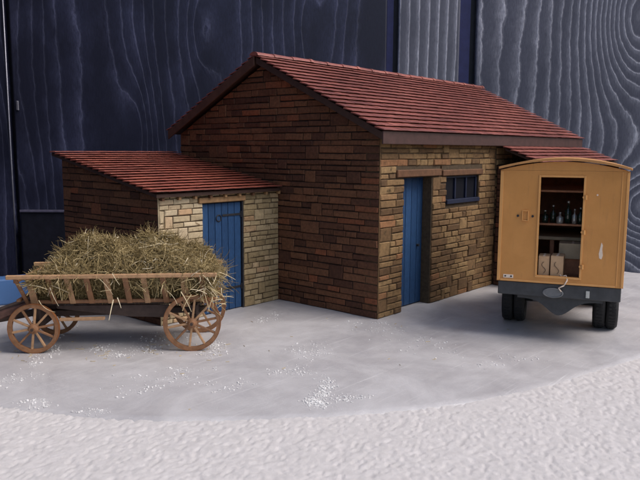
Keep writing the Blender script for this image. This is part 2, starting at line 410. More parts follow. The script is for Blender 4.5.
def tiled_slope(parent, O, U, D, width, length, tw, tl, mat, rg, limit):
    """O top corner, U along the ridge, D down the slope"""
    O = Vector(O); U = Vector(U).normalized(); D = Vector(D).normalized(); N = U.cross(D)
    if N.z < 0: N = -N
    nx = round(width / tw); tw = width / nx; ny = round(length / tl); tl = length / ny
    meshes = [tile_mesh(tw, tl, mat, k / 13, rg) for k in range(14)]
    if U.cross(D).dot(N) < 0: Um = -U
    else: Um = U
    items = []
    for j in range(ny):
        for i in range(nx):
            off = 0
            c = O + U * ((i + .5) * tw + off) + D * ((j + .5) * tl)
            sl = R(rg.uniform(9.2, 10.2)); yaw = R(rg.uniform(-.15, .15))
            Dm = D
            Mx = Matrix((Um, Dm, N)).transposed().to_4x4() @ Matrix.Rotation(sl, 4, 'X') @ Matrix.Rotation(yaw, 4, 'Z')
            c = c + N * (tl * .5 * math.sin(sl) + rg.uniform(0, .004)) + D * rg.uniform(-.003, .003)
            s, z = px(c); items.append((s, Matrix.Translation(c) @ Mx, min(13, max(0, int(rg.gauss(6.5, 2.2) + 1.6 * math.sin(j * 2.1) + 1.8 * math.sin(i * .35 + j * .5))))))
    items.sort(key=lambda t: -t[0]); rest = []
    for k, (s, T, mi) in enumerate(items):
        if k < limit:
            o = bpy.data.objects.new('roof_tile', meshes[mi]); o.matrix_local = T; link(o, parent)
        else: rest.append((T, mi))
    if rest:
        vs = []; F = []; tt = []; mx_ = []
        for T, mi in rest:
            me = meshes[mi]; b0 = len(vs); vs += [T @ v.co for v in me.vertices]; F += [tuple(i + b0 for i in p.vertices) for p in me.polygons]; tt += [mi / 13] * len(me.vertices); mx_ += [p.material_index for p in me.polygons]
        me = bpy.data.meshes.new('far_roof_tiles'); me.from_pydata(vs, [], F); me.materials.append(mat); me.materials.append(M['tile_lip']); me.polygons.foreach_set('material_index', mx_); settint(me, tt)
        link(bpy.data.objects.new('far_roof_tiles', me), parent)['kind'] = 'stuff'

# ================================================================ THE SETTING
TABLE = [(-10.5, 4.5), (-10.5, -12), (3, -12), (11, -8), (7.75, -3.7), (7.386, -1.68), (7.55, -.8), (8.7, .4), (9.2, 6.6), (-6, 7.0)]
bm = B(); prism(bm, [(x, y, -.075) for x, y in TABLE], (0, 0, -.45)); tag(obj('ledge', bm, M['rough'], bev=.03, seg=2), kind='structure')

def vnoise(X, Y, s, seed):
    rs = np.random.RandomState(seed); G = rs.rand(256, 256).astype(np.float32)
    x = X / s; y = Y / s; xi = np.floor(x).astype(int); yi = np.floor(y).astype(int); fx = x - xi; fy = y - yi
    fx = fx * fx * (3 - 2 * fx); fy = fy * fy * (3 - 2 * fy); a = xi % 256; b_ = yi % 256; a1 = (a + 1) % 256; b1 = (b_ + 1) % 256
    return (G[a, b_] * (1 - fx) + G[a1, b_] * fx) * (1 - fy) + (G[a, b1] * (1 - fx) + G[a1, b1] * fx) * fy

def grid_mesh(name, lat, dep, zf, mat):
    LA, DE = np.meshgrid(lat, dep); c, s = math.cos(YAW), math.sin(YAW)
    X = CAM.x + DE * c + LA * s; Y = CAM.y + DE * s - LA * c; Zz = zf(X, Y, LA, DE)
    co = np.stack([X, Y, Zz], -1).reshape(-1, 3); n, m_ = LA.shape
    I = np.arange(n * m_).reshape(n, m_); F = np.stack([I[:-1, :-1], I[:-1, 1:], I[1:, 1:], I[1:, :-1]], -1).reshape(-1, 4)
    me = bpy.data.meshes.new(name); me.vertices.add(len(co)); me.vertices.foreach_set('co', co.ravel())
    me.loops.add(F.size); me.loops.foreach_set('vertex_index', F.ravel().astype(np.int32))
    me.polygons.add(len(F)); me.polygons.foreach_set('loop_start', np.arange(0, F.size, 4, dtype=np.int32)); me.update(calc_edges=True)
    me.polygons.foreach_set('use_smooth', np.ones(len(F), dtype=bool))
    me.materials.append(mat); return link(bpy.data.objects.new(name, me))

def rough_z(X, Y, LA, DE):
    r = (X * .9 + Y * .43) * .62; q = -X * .43 + Y * .9
    a = vnoise(r, q, .030, 1); b_ = vnoise(X, Y, .021, 2); c = vnoise(r + 9, q, .35, 3); e = vnoise(q, r, .055, 4)
    pit = np.clip((a * .6 + e * .4 - .52) * 5, 0, 1)
    return -.020 - .009 * pit + .005 * b_ + .010 * c + .004 * e

tag(grid_mesh('roughcast_ground', np.arange(-4.8, 6.4, .0165), 4.6 * 1.0029 ** np.arange(0, 265), rough_z, M['rough']), kind='structure')

# smooth poured sheet with a thin uneven lip
front = [(-9.0, 4.3), (-6.517, 2.857), (-6.034, 1.482), (-5.742, .672), (-5.462, .152), (-5.192, -.349), (-4.76, -.93), (-4.284, -1.443), (-3.443, -2.188), (-2.512, -2.812), (-1.356, -3.311), (-.228, -3.598), (.636, -3.817), (2.973, -4.291), (5.425, -5.031), (8.4, -6.0)]
def cr(p0, p1, p2, p3, t):
    return tuple(.5 * ((2 * b_) + (-a + c) * t + (2 * a - 5 * b_ + 4 * c - d) * t * t + (-a + 3 * b_ - 3 * c + d) * t ** 3) for a, b_, c, d in zip(p0, p1, p2, p3))
fc = []
for i in range(1, len(front) - 2):
    n = max(4, int(math.dist(front[i], front[i + 1]) / .06))
    for k in range(n): fc.append(cr(front[i - 1], front[i], front[i + 1], front[i + 2], k / n))
fc.append(front[-2])
back = [(7.75, -3.7), (7.386, -1.68), (7.55, -.8), (8.68, .4), (9.15, 6.55), (-6, 6.9), (-9.5, 4.6), (-7.2, 4.0)]
poly = fc + back
bm = B(); ctr = Vector((0, 1.0, 0)); rows = []
prof = [(0.0, -.05), (.0, -.030), (.035, -.008), (.12, 0.0)]
rg = random.Random(5); jit = [rg.uniform(-.014, .014) for _ in poly]
for s, z in prof:
    row = []
    for k, p in enumerate(poly):
        d = (Vector((p[0], p[1], 0)) - ctr); L = d.length; q = ctr + d * (1 - (s + jit[k] * (k < len(fc))) / L); row.append(bm.verts.new((q.x, q.y, z)))
    rows.append(row)
for a, b_ in zip(rows, rows[1:]):
    for k in range(len(poly)): bm.faces.new((a[k], a[(k + 1) % len(poly)], b_[(k + 1) % len(poly)], b_[k]))
bm.faces.new(rows[-1])
o = obj('smooth_ground', bm, M['smooth']); tag(o, kind='structure')
for p in o.data.polygons: p.use_smooth = len(p.vertices) == 4

# scattered crumbs
bm = bmesh.new(); bmesh.ops.create_icosphere(bm, subdivisions=1, radius=1); ico_v = [v.co.copy() for v in bm.verts]; ico_f = [tuple(v.index for v in f.verts) for f in bm.faces]; bm.free()
def crumbs(name, spots, mat, smin, smax, rg, label):
    vs = []; F = []
    for x, y, z in spots:
        s = smin + (smax - smin) * rg.random() ** 2.6; b0 = len(vs); a = rg.uniform(0, 6.28); k = (rg.uniform(.7, 1.3), rg.uniform(.7, 1.3), rg.uniform(.35, .8))
        for v in ico_v:
            w = Vector((v.x * k[0], v.y * k[1], v.z * k[2])) * s * rg.uniform(.55, 1.3); w.rotate(Matrix.Rotation(a, 3, 'Z')); vs.append((x + w.x, y + w.y, z + s * .3 + w.z))
        F += [tuple(i + b0 for i in f) for f in ico_f]
    me = bpy.data.meshes.new(name); me.from_pydata(vs, [], F); me.materials.append(mat)
    return tag(link(bpy.data.objects.new(name, me)), label, 'debris', kind='stuff')
def ld2w(lat, dep): return (CAM.x + dep * math.cos(YAW) + lat * math.sin(YAW), CAM.y + dep * math.sin(YAW) - lat * math.cos(YAW))
rg = random.Random(21); sp = []
for cx, cy, n, sl_, sdp in [(-3.34, -1.66, 200, 0.17, 0.22), (-2.95, -1.38, 90, 0.21, 0.21), (-2.86, -0.78, 60, 0.31, 0.24), (-2.16, -0.30, 60, 0.40, 0.38), (-4.40, 2.19, 70, 0.27, 0.41), (-3.82, 1.67, 80, 0.30, 0.30), (-3.23, 1.60, 60, 0.35, 0.44), (-5.36, 0.46, 50, 0.23, 0.16), (-5.09, -0.18, 30, 0.21, 0.09), (-2.97, 0.60, 90, 0.24, 0.39), (-2.72, 1.58, 60, 0.29, 0.47), (-3.66, -0.59, 40, 0.29, 0.21), (-3.70, 3.09, 50, 0.12, 0.51), (-3.84, 0.31, 40, 0.43, 0.24), (-0.47, -0.49, 50, 0.61, 0.49), (-0.61, -1.53, 40, 0.56, 0.42), (-0.68, -2.48, 30, 0.52, 0.37), (-1.11, 1.34, 40, 0.19, 0.41), (-3.11, -1.92, 40, 0.22, 0.15), (-5.11, 1.56, 40, 0.30, 0.33), (-4.53, 0.13, 40, 0.45, 0.28)]:
    subs = [(rg.gauss(0, .5), rg.gauss(0, .5)) for _ in range(5)]
    for _ in range(n * 3):
        u_, v_ = rg.choice(subs); u_ = (u_ + rg.gauss(0, .28)) * sl_; v_ = (v_ + rg.gauss(0, .28)) * sdp
        x = cx + u_ * math.sin(YAW) + v_ * math.cos(YAW); y = cy - u_ * math.cos(YAW) + v_ * math.sin(YAW)
        if (x > -.02 and y > -.03) or (y > 2.15 and x > -2.6): continue
        sp.append((x, y, 0))
crumbs('plaster_crumbs', sp, M['crumb'], .003, .015, rg, 'white plaster crumbs scattered over the smooth grey ground')

vs = []; F = []
for k in range(90):
    near = rg.random() < .8; x = rg.gauss(-3.3, .75) if near else rg.uniform(-5, 1); y = rg.gauss(.9, .6) if near else rg.uniform(-2.6, 1.5)
    if near: t_ = rg.uniform(-.3, 2.7); x, y = -4.559 + .709 * t_ + rg.gauss(0, .18), 2.291 - .705 * t_ + rg.gauss(0, .22)
    if (x > -.1 and y > -.1) or (y > 2.1 and x > -2.7): continue
    a_ = rg.uniform(0, 6.28); L = rg.uniform(.02, .08); c_ = rg.gauss(0, .8); p = Vector((x, y, .004)); b0 = len(vs)
    for q in range(4):
        sd_ = Vector((-math.sin(a_), math.cos(a_), 0)) * .0028; vs += [p + sd_, p - sd_, p + Vector((0, 0, .005))]; p = p + Vector((math.cos(a_), math.sin(a_), 0)) * L / 3; a_ += c_ / 3
    for q in range(3):
        for e in range(3): F.append((b0 + q * 3 + e, b0 + q * 3 + (e + 1) % 3, b0 + q * 3 + 3 + (e + 1) % 3, b0 + q * 3 + 3 + e))
me = bpy.data.meshes.new('fallen_straw'); me.from_pydata(vs, [], F); me.materials.append(M['hay']); settint(me, .7)
tag(link(bpy.data.objects.new('fallen_straw', me)), 'loose straws fallen on the ground round the cart wheels', 'straw', kind='stuff')

# ================================================================ PLANK WALL BEHIND
WD = 22.0
wp = CAM + Vector((math.cos(YAW), math.sin(YAW), 0)) * WD; wp.z = 0
RZ = YAW - math.pi / 2
wall = empty('plank_wall', (wp.x, wp.y, -9), RZ, 'dark blue stained wooden plank wall with pale grain behind the buildings', 'wall')
box_obj('backing_board', (-22, 22, .25, .4, 0, 20), M['panel'], wall)
def plank(x0, x1, mat, z0=0, z1=20, y0=0, name='plank', bev=.05):
    bm = B(); bx(bm, 0, x1 - x0, y0, .245, z0, z1); o = obj(name, bm, mat, wall, bev, seg=2); o.location.x = x0; return o
plank(-9.72, 2.06, M['plank_left'])
plank(2.42, 4.34, M['plank_mid'])
plank(4.86, 11.6, M['plank_right'])
plank(11.95, 16, M['plank_right']); plank(-14.5, -9.86, M['plank_left'])
for a, b_ in ((2.06, 2.27), (4.34, 4.68)):
    plank(a + .003, b_, M['groove_blue'], y0=.11, name='groove_strip', bev=.01)
zr = 9 + .76
bm = B(); bx(bm, -9.55, -6.6, -.32, -.003, 0, zr); tag(obj('lower_panel', bm, M['panel'], wall, .035, seg=2), 'dark lower panel with a pale highlight painted along its top edge')
box_obj('panel_highlight', (-9.55, -6.6, -.36, -.322, zr - .06, zr + .015), plain('lavender_highlight', (.10, .095, .15), .5, .3), wall, .008)  # pale strip paints the highlight along the panel's top edge
# thin upright steel rod by the left edge
rod = empty('metal_rod', (wp.x, wp.y, -9), RZ, 'thin upright steel rod at the far left of the plank wall', 'rod')
bm = B(); cyl(bm, (-9.86, -.05, 0), (-9.86, -.05, 20), .022, n=10); obj('shaft', bm, M['metal'], rod, smooth=True)
bm = B(); bx(bm, -9.62, -9.54, -.06, -.002, 12.9, 13.2); obj('keeper', bm, M['metal'], rod, .015)
# unseen plank wall added left of the picture to block sky light
a = ld2w(-11.2, 22.0); b_ = ld2w(-5.2, 5.0)
sky_blocker = empty('side_wall', (a[0], a[1], -9), math.atan2(b_[1] - a[1], b_[0] - a[0]), 'dark stained plank wall added out of view at the left to block sky light', 'wall')
L = math.dist(a, b_)
for k in range(4): box_obj('plank', (k * L / 4 + .02, (k + 1) * L / 4 - .02, 0, .3, 0, 20), M['plank_left'], sky_blocker, .03)

# bright blue board lying behind the cart at far left
d = Vector((1, -.275, 0)).normalized()
bb = empty('blue_board', (-4.9, 5.76, 0), math.atan2(d.y, d.x), 'bright blue painted board on edge behind the cart at far left', 'board')
bm = B(); bx(bm, 0, 2.1, 0, .35, 0, .46); obj('board', bm, M['bluecard'], bb, .03, seg=2)

# ================================================================ BARN
YR, ZR_, ZE, ZB_ = 2.62, 4.33, 2.985, 3.06       # ridge and eave lines of the roof deck
X0, X1, YA, YB = -.17, 8.0, -.15, 5.17
barn = empty('stone_barn', (0, 0, 0), 0, 'large stone barn with long red tiled roof, blue door and small window', 'building')
def deck(y):   # underside of the roof boards
    return ZE + (ZR_ - ZE) * ((y - YA) / (YR - YA) if y < YR else 1.0) - .13 - (0 if y < YR else (ZR_ - ZB_) * (y - YR) / (YB - YR))
T = .28
DX0, DX1, DZ = .66, 1.55, 2.25
WX0, WX1, WZ0, WZ1 = 2.0, 3.2, 1.79, 2.24
HW = deck(0) - .002
bm = B()
for x0, x1, z0, z1 in ((0, DX0, 0, HW), (DX0, DX1, DZ, HW), (DX1, WX0, 0, HW), (WX0, WX1, 0, WZ0), (WX0, WX1, WZ1, HW), (WX1, 7.75, 0, HW)): bx(bm, x0, x1, 0, T, z0, z1)
fwall = obj('front_wall', bm, M['mortar_tan'], barn)
def gab(x0, x1, name, mat):
    bm = B(); ys = [T + .003, YR, 5.0]; pts = [(x0, T + .003, 0), (x0, 5.0, 0), (x0, 5.0, deck(5.0) - .004), (x0, YR, deck(YR) - .004), (x0, T + .003, deck(T) - .004)]
    prism(bm, pts, (x1 - x0, 0, 0)); return obj(name, bm, mat, barn)
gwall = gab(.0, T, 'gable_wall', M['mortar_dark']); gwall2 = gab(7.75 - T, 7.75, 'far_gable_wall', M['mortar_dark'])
bm = B(); bx(bm, T + .003, 7.75 - T - .003, 5.0 - T, 5.0, 0, deck(5.0) - .01); obj('back_wall', bm, M['mortar_tan'], barn)
rg = random.Random(3)
polys = lay_stones(0.0, 3.86, HW, .105, .18, .46, [], [(DX0, DX1, -1, DZ + .0), (.42, 1.80, DZ, DZ + .15), (1.83, 3.32, WZ1, WZ1 + .13), (WX0 - .0, WX1, WZ0 - .05, WZ1 + .01)], rg, .12)
stone_wall(fwall, (0, 0, 0), (1, 0, 0), (0, -1, 0), polys, M['stone_tan'], rg)
polys = lay_stones(3.9, 7.75, HW, .12, .25, .5, [], [], rg, .1)
stone_wall(fwall, (0, 0, 0), (1, 0, 0), (0, -1, 0), polys, M['stone_tan'], rg, pick=lambda p: False)
# gable stones: u runs from the near corner to the back
s1 = (ZR_ - ZE) / (YR - YA); s2 = (ZR_ - ZB_) / (YB - YR); c0 = deck(0) - .02
clips = [((-s1, 1), deck(0) - .02), ((s2, 1), deck(YR) - .02 + s2 * YR)]
polys = lay_stones(0, 5.0, deck(YR), .108, .2, .58, clips, [], rg, .09)
shedroof = lambda y: 2.03 + (y - 2.1) * (.63 / 3.05)
polys = [p for p in polys]
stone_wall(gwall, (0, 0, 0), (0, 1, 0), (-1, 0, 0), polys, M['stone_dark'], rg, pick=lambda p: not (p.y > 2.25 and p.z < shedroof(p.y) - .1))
flush_stones(rg)
# quoin-free corner: a thin pale rendered arris where the two facings meet
bm = B(); bx(bm, -.016, .0, -.016, .0, 0, HW - .01); obj('corner_arris', bm, M['stone_tan'], barn, .004, tint=.2)

# timbers over the openings
box_obj('lintel', (.44, 1.79, -.045, .05, DZ + .012, DZ + .135), M['timber'], barn, .012)
box_obj('lintel', (1.85, 3.32, -.04, .05, WZ1 + .012, WZ1 + .12), M['timber'], barn, .012)
# door
dr = box_obj('door', (DX0, DX1, .21, .25, 0.0, DZ), M['dark_blue'], barn, .004)
for k in range(5):
    w = (DX1 - DX0) / 5; box_obj('door_plank', (DX0 + k * w + .006, DX0 + (k + 1) * w - .006, .185, .209, .02, DZ - .01), M['blue'], dr, .005, tint=rnd.random())
bm = B(); cyl(bm, (DX1 - .16, .185, 1.05), (DX1 - .16, .14, 1.05), .022, n=12); obj('handle', bm, M['iron'], dr)
box_obj('door_reveal', (DX1 - .018, DX1 - .002, .0, .184, 0, DZ - .004), M['mortar_tan'], barn, .003)
# window
wf = empty  # noqa
bm = B()
fy0, fy1 = .03, .10
bx(bm, WX0, WX1, fy0 - .075, fy1, WZ0 - .045, WZ0 + .03)
bx(bm, WX0, WX1, fy0, fy1, WZ1 - .035, WZ1)
bx(bm, WX0, WX0 + .045, fy0, fy1, WZ0 + .032, WZ1 - .037); bx(bm, WX1 - .045, WX1, fy0, fy1, WZ0 + .032, WZ1 - .037)
for k in (1, 2):
    xm = WX0 + (WX1 - WX0) * k / 3; bx(bm, xm - .02, xm + .02, fy0, fy1, WZ0 + .032, WZ1 - .037)
win = obj('window', bm, M['dark_blue'], barn, .005)
for k in range(3):
    a = WX0 + (WX1 - WX0) * k / 3; box_obj('pane', (a + .03, a + (WX1 - WX0) / 3 - .03, .062, .07, WZ0 + .034, WZ1 - .04), M['glass'], win, 0)
box_obj('interior_floor', (T + .01, 7.4, T + .01, 4.7, .0, .02), M['black'], barn, 0)
# roof deck with fascia, bargeboards and tiles
def slab(y0, z0, y1, z1, x0, x1, t, name, mat, parent, bev=.006):
    bm = B(); prism(bm, [(x0, y0, z0), (x0, y1, z1), (x0, y1, z1 - t), (x0, y0, z0 - t)], (x1 - x0, 0, 0)); return obj(name, bm, mat, parent, bev)
roof = slab(YA + .003, ZE, YR, ZR_, X0 + .03, X1, .06, 'roof', M['board'], barn)
slab(YR, ZR_, YB, ZB_, X0 + .03, X1, .06, 'rear_deck', M['board'], roof)
box_obj('fascia', (X0 + .002, X1, YA - .03, YA, ZE - .19, ZE + .01), M['fascia'], barn, .006)
slab(YA, ZE - .003, YR - .01, ZR_ - .003, X0, X0 + .028, .12, 'bargeboard', M['board'], barn)
slab(YR + .01, ZR_ + .012, YB, ZB_ + .012, X0 - .03, X0 + .0, .17, 'bargeboard', plain('warm_brown_board', (.075, .034, .022), .65, .3, 6, .2, 30), barn)
sl = Vector((0, YA - YR, ZE - ZR_)); rg = random.Random(8)
tiled_slope(roof, (X0 - .03, YR - .01, ZR_ + .003), (1, 0, 0), sl, X1 - X0 + .06, sl.length + .05, .235, .178, M['tile'], rg, 285)
sl2 = Vector((0, YB - YR, ZB_ - ZR_)); tiled_slope(roof, (X0 - .03, YR + .01, ZR_ + .003), (1, 0, 0), sl2, X1 - X0 + .06, sl2.length + .04, .235, .178, M['tile'], rg, 0)
nr = 17; wr = (X1 - X0 + .08) / nr; rms = []
for k in range(4):
    bm = B(); n = 8; A = []; 
    for e, rr_ in ((0, .105), (wr * .86, .098), (wr * .861, .112), (wr + .012, .114)):
        A.append([bm.verts.new((e, math.cos(math.pi * q / n) * rr_ * 1.05, math.sin(math.pi * q / n) * rr_ * .62 - .028)) for q in range(n + 1)])
    for a_, b2 in zip(A, A[1:]):
        for q in range(n): bm.faces.new((a_[q], a_[q + 1], b2[q + 1], b2[q]))
    bm.faces.new(A[0]); bm.faces.new(list(reversed(A[-1]))); bmesh.ops.recalc_face_normals(bm, faces=bm.faces)
    me = bpy.data.meshes.new('ridge_tile'); bm.to_mesh(me); bm.free(); me.materials.append(M['tile']); settint(me, .35 + .2 * k); rms.append(me)
for k in range(nr):
    o = bpy.data.objects.new('ridge_tile', rms[rg.randrange(4)]); o.location = (X0 - .04 + k * wr, YR, ZR_ + .045 + rg.uniform(-.004, .006)); o.rotation_euler = (R(rg.uniform(-1.5, 1.5)), R(rg.uniform(-.5, .8)), R(rg.uniform(-.8, .8))); link(o, roof)
# far end porch under the same eave
EX0, EX1, EY = 3.9, 7.9, -.72
side = box_obj('porch_side_wall', (EX0, EX0 + .2, EY, -.034, 0, 2.42), M['mortar_dark'], barn, 0)
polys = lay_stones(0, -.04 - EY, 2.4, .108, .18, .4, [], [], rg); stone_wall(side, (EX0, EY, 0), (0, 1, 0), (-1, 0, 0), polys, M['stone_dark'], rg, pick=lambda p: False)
front = box_obj('porch_front_wall', (EX0 + .203, EX1 - .15, EY, EY + .2, 0, 2.42), M['mortar_tan'], barn, 0)
polys = lay_stones(0.0, EX1 - EX0 - .15, 2.4, .108, .2, .5, [], [], rg); stone_wall(front, (EX0, EY, 0), (1, 0, 0), (0, -1, 0), polys, M['stone_tan'], rg, pick=lambda p: False)
flush_stones(rg, 0)
pr = slab(-.19, 2.76, -.98, 2.455, EX0 - .02, EX1 + .2, .05, 'porch_roof', M['board'], barn)
slp = Vector((0, -.80, -.31)); tiled_slope(pr, (EX0 - .06, -.185, 2.765), (1, 0, 0), slp, EX1 - EX0 + .28, slp.length, .235, .172, M['tile'], rg, 12)

# ================================================================ SHED
SX, SY, SB = -2.585, 2.22, 5.02
shed = empty('stone_shed', (-1.3, SY, 0), 0, 'small low stone shed with plank door and sloping orange red roof', 'building')
def sub(o):   # children built in world coordinates
    return o
SO = Vector((-1.3, SY, 0))
def sroof(y): return 2.035 + (y - 2.10) * (.60 / 3.07)
dx0, dx1, dz = -1.74, -.865, 1.84
bm = B(); tt = lambda y: sroof(y) - .075
HF = tt(SY)
for x0, x1, z0, z1 in ((SX, dx0, 0, HF), (dx0, dx1, dz, HF), (dx1, -.02, 0, HF)): bx(bm, x0 - SO.x, x1 - SO.x, 0, .2, z0, z1)
sf = obj('front_wall', bm, M['mortar_tan'], shed)
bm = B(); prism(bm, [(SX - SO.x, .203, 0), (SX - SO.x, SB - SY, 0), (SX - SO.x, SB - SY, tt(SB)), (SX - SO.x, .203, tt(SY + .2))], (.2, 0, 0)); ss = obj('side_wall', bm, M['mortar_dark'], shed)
bm = B(); bx(bm, SX + .203 - SO.x, -.02 - SO.x, SB - SY - .2, SB - SY, 0, tt(SB) - .02); obj('back_wall', bm, M['mortar_dark'], shed)
rg = random.Random(14)
polys = lay_stones(SX, -.022, HF, .092, .15, .34, [], [(dx0, dx1, -1, dz + .0), (dx0 - .1, dx1 + .04, dz, dz + .11)], rg, .1)
STL = []
def shift(o): pass
def stone_wall_local(parent, Ow, U, N, polys, matf, rg):
    Ow = Vector(Ow); U = Vector(U); N = Vector(N)
    for p in polys:
        P, F, c = stone_verts(p, rg.uniform(.010, .024), rg)
        ctr = Ow + U * c[0] + Vector((0, 0, c[1])); vs = [Ow + U * q[0] + Vector((0, 0, q[1])) + N * q[2] - ctr for q in P]
        me = bpy.data.meshes.new('stone'); me.from_pydata(vs, [], F); me.materials.append(matf(c)); settint(me, rg.random())
        o = bpy.data.objects.new('stone', me); o.location = ctr - SO; link(o, parent)
stone_wall_local(sf, (0, SY, 0), (1, 0, 0), (0, -1, 0), polys, lambda c: M['stone_cream'] if c[0] < -1 else M['stone_buff'], rg)
sb = (.60 / 3.07)
polys = lay_stones(0, SB - SY, tt(SB), .105, .22, .5, [((-sb, 1), tt(SY) - .01)], [], rg, .12)
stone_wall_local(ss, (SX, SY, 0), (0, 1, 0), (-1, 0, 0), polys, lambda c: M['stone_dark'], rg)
box_obj('corner_arris', (SX - .016 - SO.x, SX - SO.x, -.016, 0, 0, HF - .01), M['stone_cream'], shed, .004, tint=.6)
box_obj('lintel', (dx0 - .09 - SO.x, dx1 + .03 - SO.x, -.045, .05, dz + .008, dz + .10), M['timber_tan'], shed, .01)
sdoor = box_obj('door', (dx0 - SO.x, dx1 - SO.x, .055, .08, 0, dz), M['dark_blue'], shed, .003)
w = (dx1 - dx0 - .03) / 6
for k in range(6): box_obj('door_plank', (dx0 + k * w + .005 - SO.x, dx0 + (k + 1) * w - .005 - SO.x, .028, .053, .015, dz - .015), M['blue'], sdoor, .005, tint=rg.random())
for z in (1.62, .38):
    bm = B(); bx(bm, dx1 - .44 - SO.x, dx1 - .04 - SO.x, .016, .0275, z - .018, z + .018); bx(bm, dx1 - .05 - SO.x, dx1 - .02 - SO.x, .005, .0275, z - .05, z + .05); obj('hinge', bm, M['iron'], sdoor, .002)
bm = B(); ring(bm, (dx1 - .52 - SO.x, .018, 1.58), (0, 1, 0), [(.05, -.006), (.062, 0), (.05, .006), (.042, 0)], 18); obj('handle', bm, M['iron'], sdoor, smooth=True)
box_obj('door_post', (dx1 - .028 - SO.x, dx1 - .002 - SO.x, -.01, .053, 0, dz - .003), M['iron'], shed, .003)
RX0, RX1, RY0, RY1 = SX - .11, -.085, 2.10, 5.17
bm = B(); prism(bm, [(RX0 - SO.x, RY0 - SO.y, sroof(RY0)), (RX0 - SO.x, RY1 - SO.y, sroof(RY1)), (RX0 - SO.x, RY1 - SO.y, sroof(RY1) - .055), (RX0 - SO.x, RY0 - SO.y, sroof(RY0) - .055)], (RX1 - RX0, 0, 0))
sroof_o = obj('roof', bm, M['board'], shed, .005)
dv = Vector((0, RY0 - RY1, sroof(RY0) - sroof(RY1)))
_px = px
tiled_slope(sroof_o, (RX0 - .03 - SO.x, RY1 - SO.y, sroof(RY1) + .002), (1, 0, 0), dv, RX1 - RX0 + .03, dv.length + .05, .225, .172, M['tile_orange'], rg, 300)
# stones and rafters poking out below the eave
for k in range(9):
    x = RX0 + .12 + k * .31; bm = B(); bx(bm, x - SO.x, x + .05 - SO.x, -.09, -.026, HF - .055, HF + .01); obj('rafter_end', bm, M['timber_tan'] if k % 3 else M['timber'], shed, .006)

# ================================================================ VAN
PS = R(20.5); VX, VY = .593, -2.687; van = empty('ochre_van', (VX, VY, 0), PS, 'ochre yellow box van seen from behind with open doorway', 'van')
HWID, ZB, ZT = .84, .845, 2.43
VL = 2.1
def arc(y): return ZT + .125 * (1 - (y / HWID) ** 2)
# rear wall with doorway; van local: +x forward, +y left in driving direction (= left in the picture)
dy0, dy1, dzb, dzt = -.27, .29, ZB + .11, ZT - .09
bm = B(); th = .035
bx(bm, 0, th, dy1, HWID, ZB, ZT); bx(bm, 0, th, -HWID, dy0, ZB, ZT); bx(bm, 0, th, dy0, dy1, ZB, dzb); bx(bm, 0, th, dy0, dy1, dzt, ZT)
n = 14; ys = [-HWID + 2 * HWID * k / n for k in range(n + 1)]
prism(bm, [(0, y, arc(y)) for y in ys[1:-1]] + [(0, HWID, ZT + .002), (0, -HWID, ZT + .002)], (th, 0, 0))
body = obj('rear_wall', bm, M['van'], van)
bm = B()
bx(bm, th + .002, VL, HWID - .035, HWID, ZB, ZT); side_l = obj('side_wall', bm, M['van'], van, .004)
bm = B(); bx(bm, th + .002, VL, -HWID, -HWID + .035, ZB, ZT); obj('side_wall', bm, M['van'], van, .004)
bm = B(); bx(bm, th + .002, VL - .002, -HWID + .037, HWID - .037, ZB, ZB + .05); obj('floor', bm, M['shelf'], van)
bm = B(); bx(bm, VL - .03, VL + .0, -HWID + .037, HWID - .037, ZB + .052, ZT + .05); obj('bulkhead', bm, M['shelf'], van)
for s_ in (1, -1): box_obj('inner_lining', (th + .004, VL - .035, s_ * (HWID - .052) - .012, s_ * (HWID - .052) + .012, ZB + .055, ZT - .005), M['shelf'], van, 0)
bm = B(); ys2 = [-HWID - .025 + (2 * HWID + .05) * k / 20 for k in range(21)]
za = lambda y: ZT + .02 + .125 * (1 - (y / (HWID + .025)) ** 2)
prism(bm, [(-.045, y, za(y) + .028) for y in ys2] + [(-.045, y, za(y) - .004) for y in reversed(ys2)], (VL + .09, 0, 0)); obj('roof', bm, M['van_roof'], van, .006)
# trim
def vb(name, y0, y1, z0, z1, d=.012, mat='van_trim', parent=None, bev=.003): return box_obj(name, (-d, -.0005, y0, y1, z0, z1), M[mat], parent or body, bev)
vb('door_frame', dy1, dy1 + .028, dzb, dzt + .028); vb('door_frame', dy0 - .028, dy0, dzb, dzt + .028); vb('door_frame', dy0 + .001, dy1 - .001, dzt, dzt + .028); vb('door_frame', dy0 - .028, dy1 + .028, dzb - .03, dzb - .001)
vb('edge_strip', HWID - .045, HWID - .002, ZB + .01, ZT - .01, .010); vb('edge_strip', -HWID + .002, -HWID + .035, ZB + .01, ZT - .01, .010)
vb('edge_strip', -HWID + .085, -HWID + .097, ZB + .01, ZT, .006); vb('sill_strip', -HWID + .1, HWID - .05, ZB + .002, ZB + .03, .008)
for z in (ZB + .27, ZB + .75, ZB + 1.23):
    bm = B(); cyl(bm, (-.03, dy0 - .035, z - .03), (-.03, dy0 - .035, z + .03), .017, n=12); cyl(bm, (-.034, dy0 - .006, z), (-.014, dy0 - .006, z), .016, n=10); obj('hinge', bm, M['van_trim'], body, smooth=False)
bm = B(); yL, zL = HWID - .36, ZB + .95
for a_ in ((yL - .045, yL - .033, zL - .075, zL + .075), (yL + .033, yL + .045, zL - .075, zL + .075), (yL - .031, yL + .031, zL + .063, zL + .075), (yL - .031, yL + .031, zL - .075, zL - .063)): bx(bm, -.02, -.0005, *a_)
obj('latch_plate', bm, M['van_trim'], body, .002)
for y in (yL + .10, yL - .10):
    bm = B(); cyl(bm, (-.018, y, zL - .005), (-.0005, y, zL - .005), .017, n=12); obj('lock_knob', bm, M['iron'], body)
vb('maker_plate', HWID - .23, HWID - .09, ZB + .045, ZB + .095, .006, 'chip')
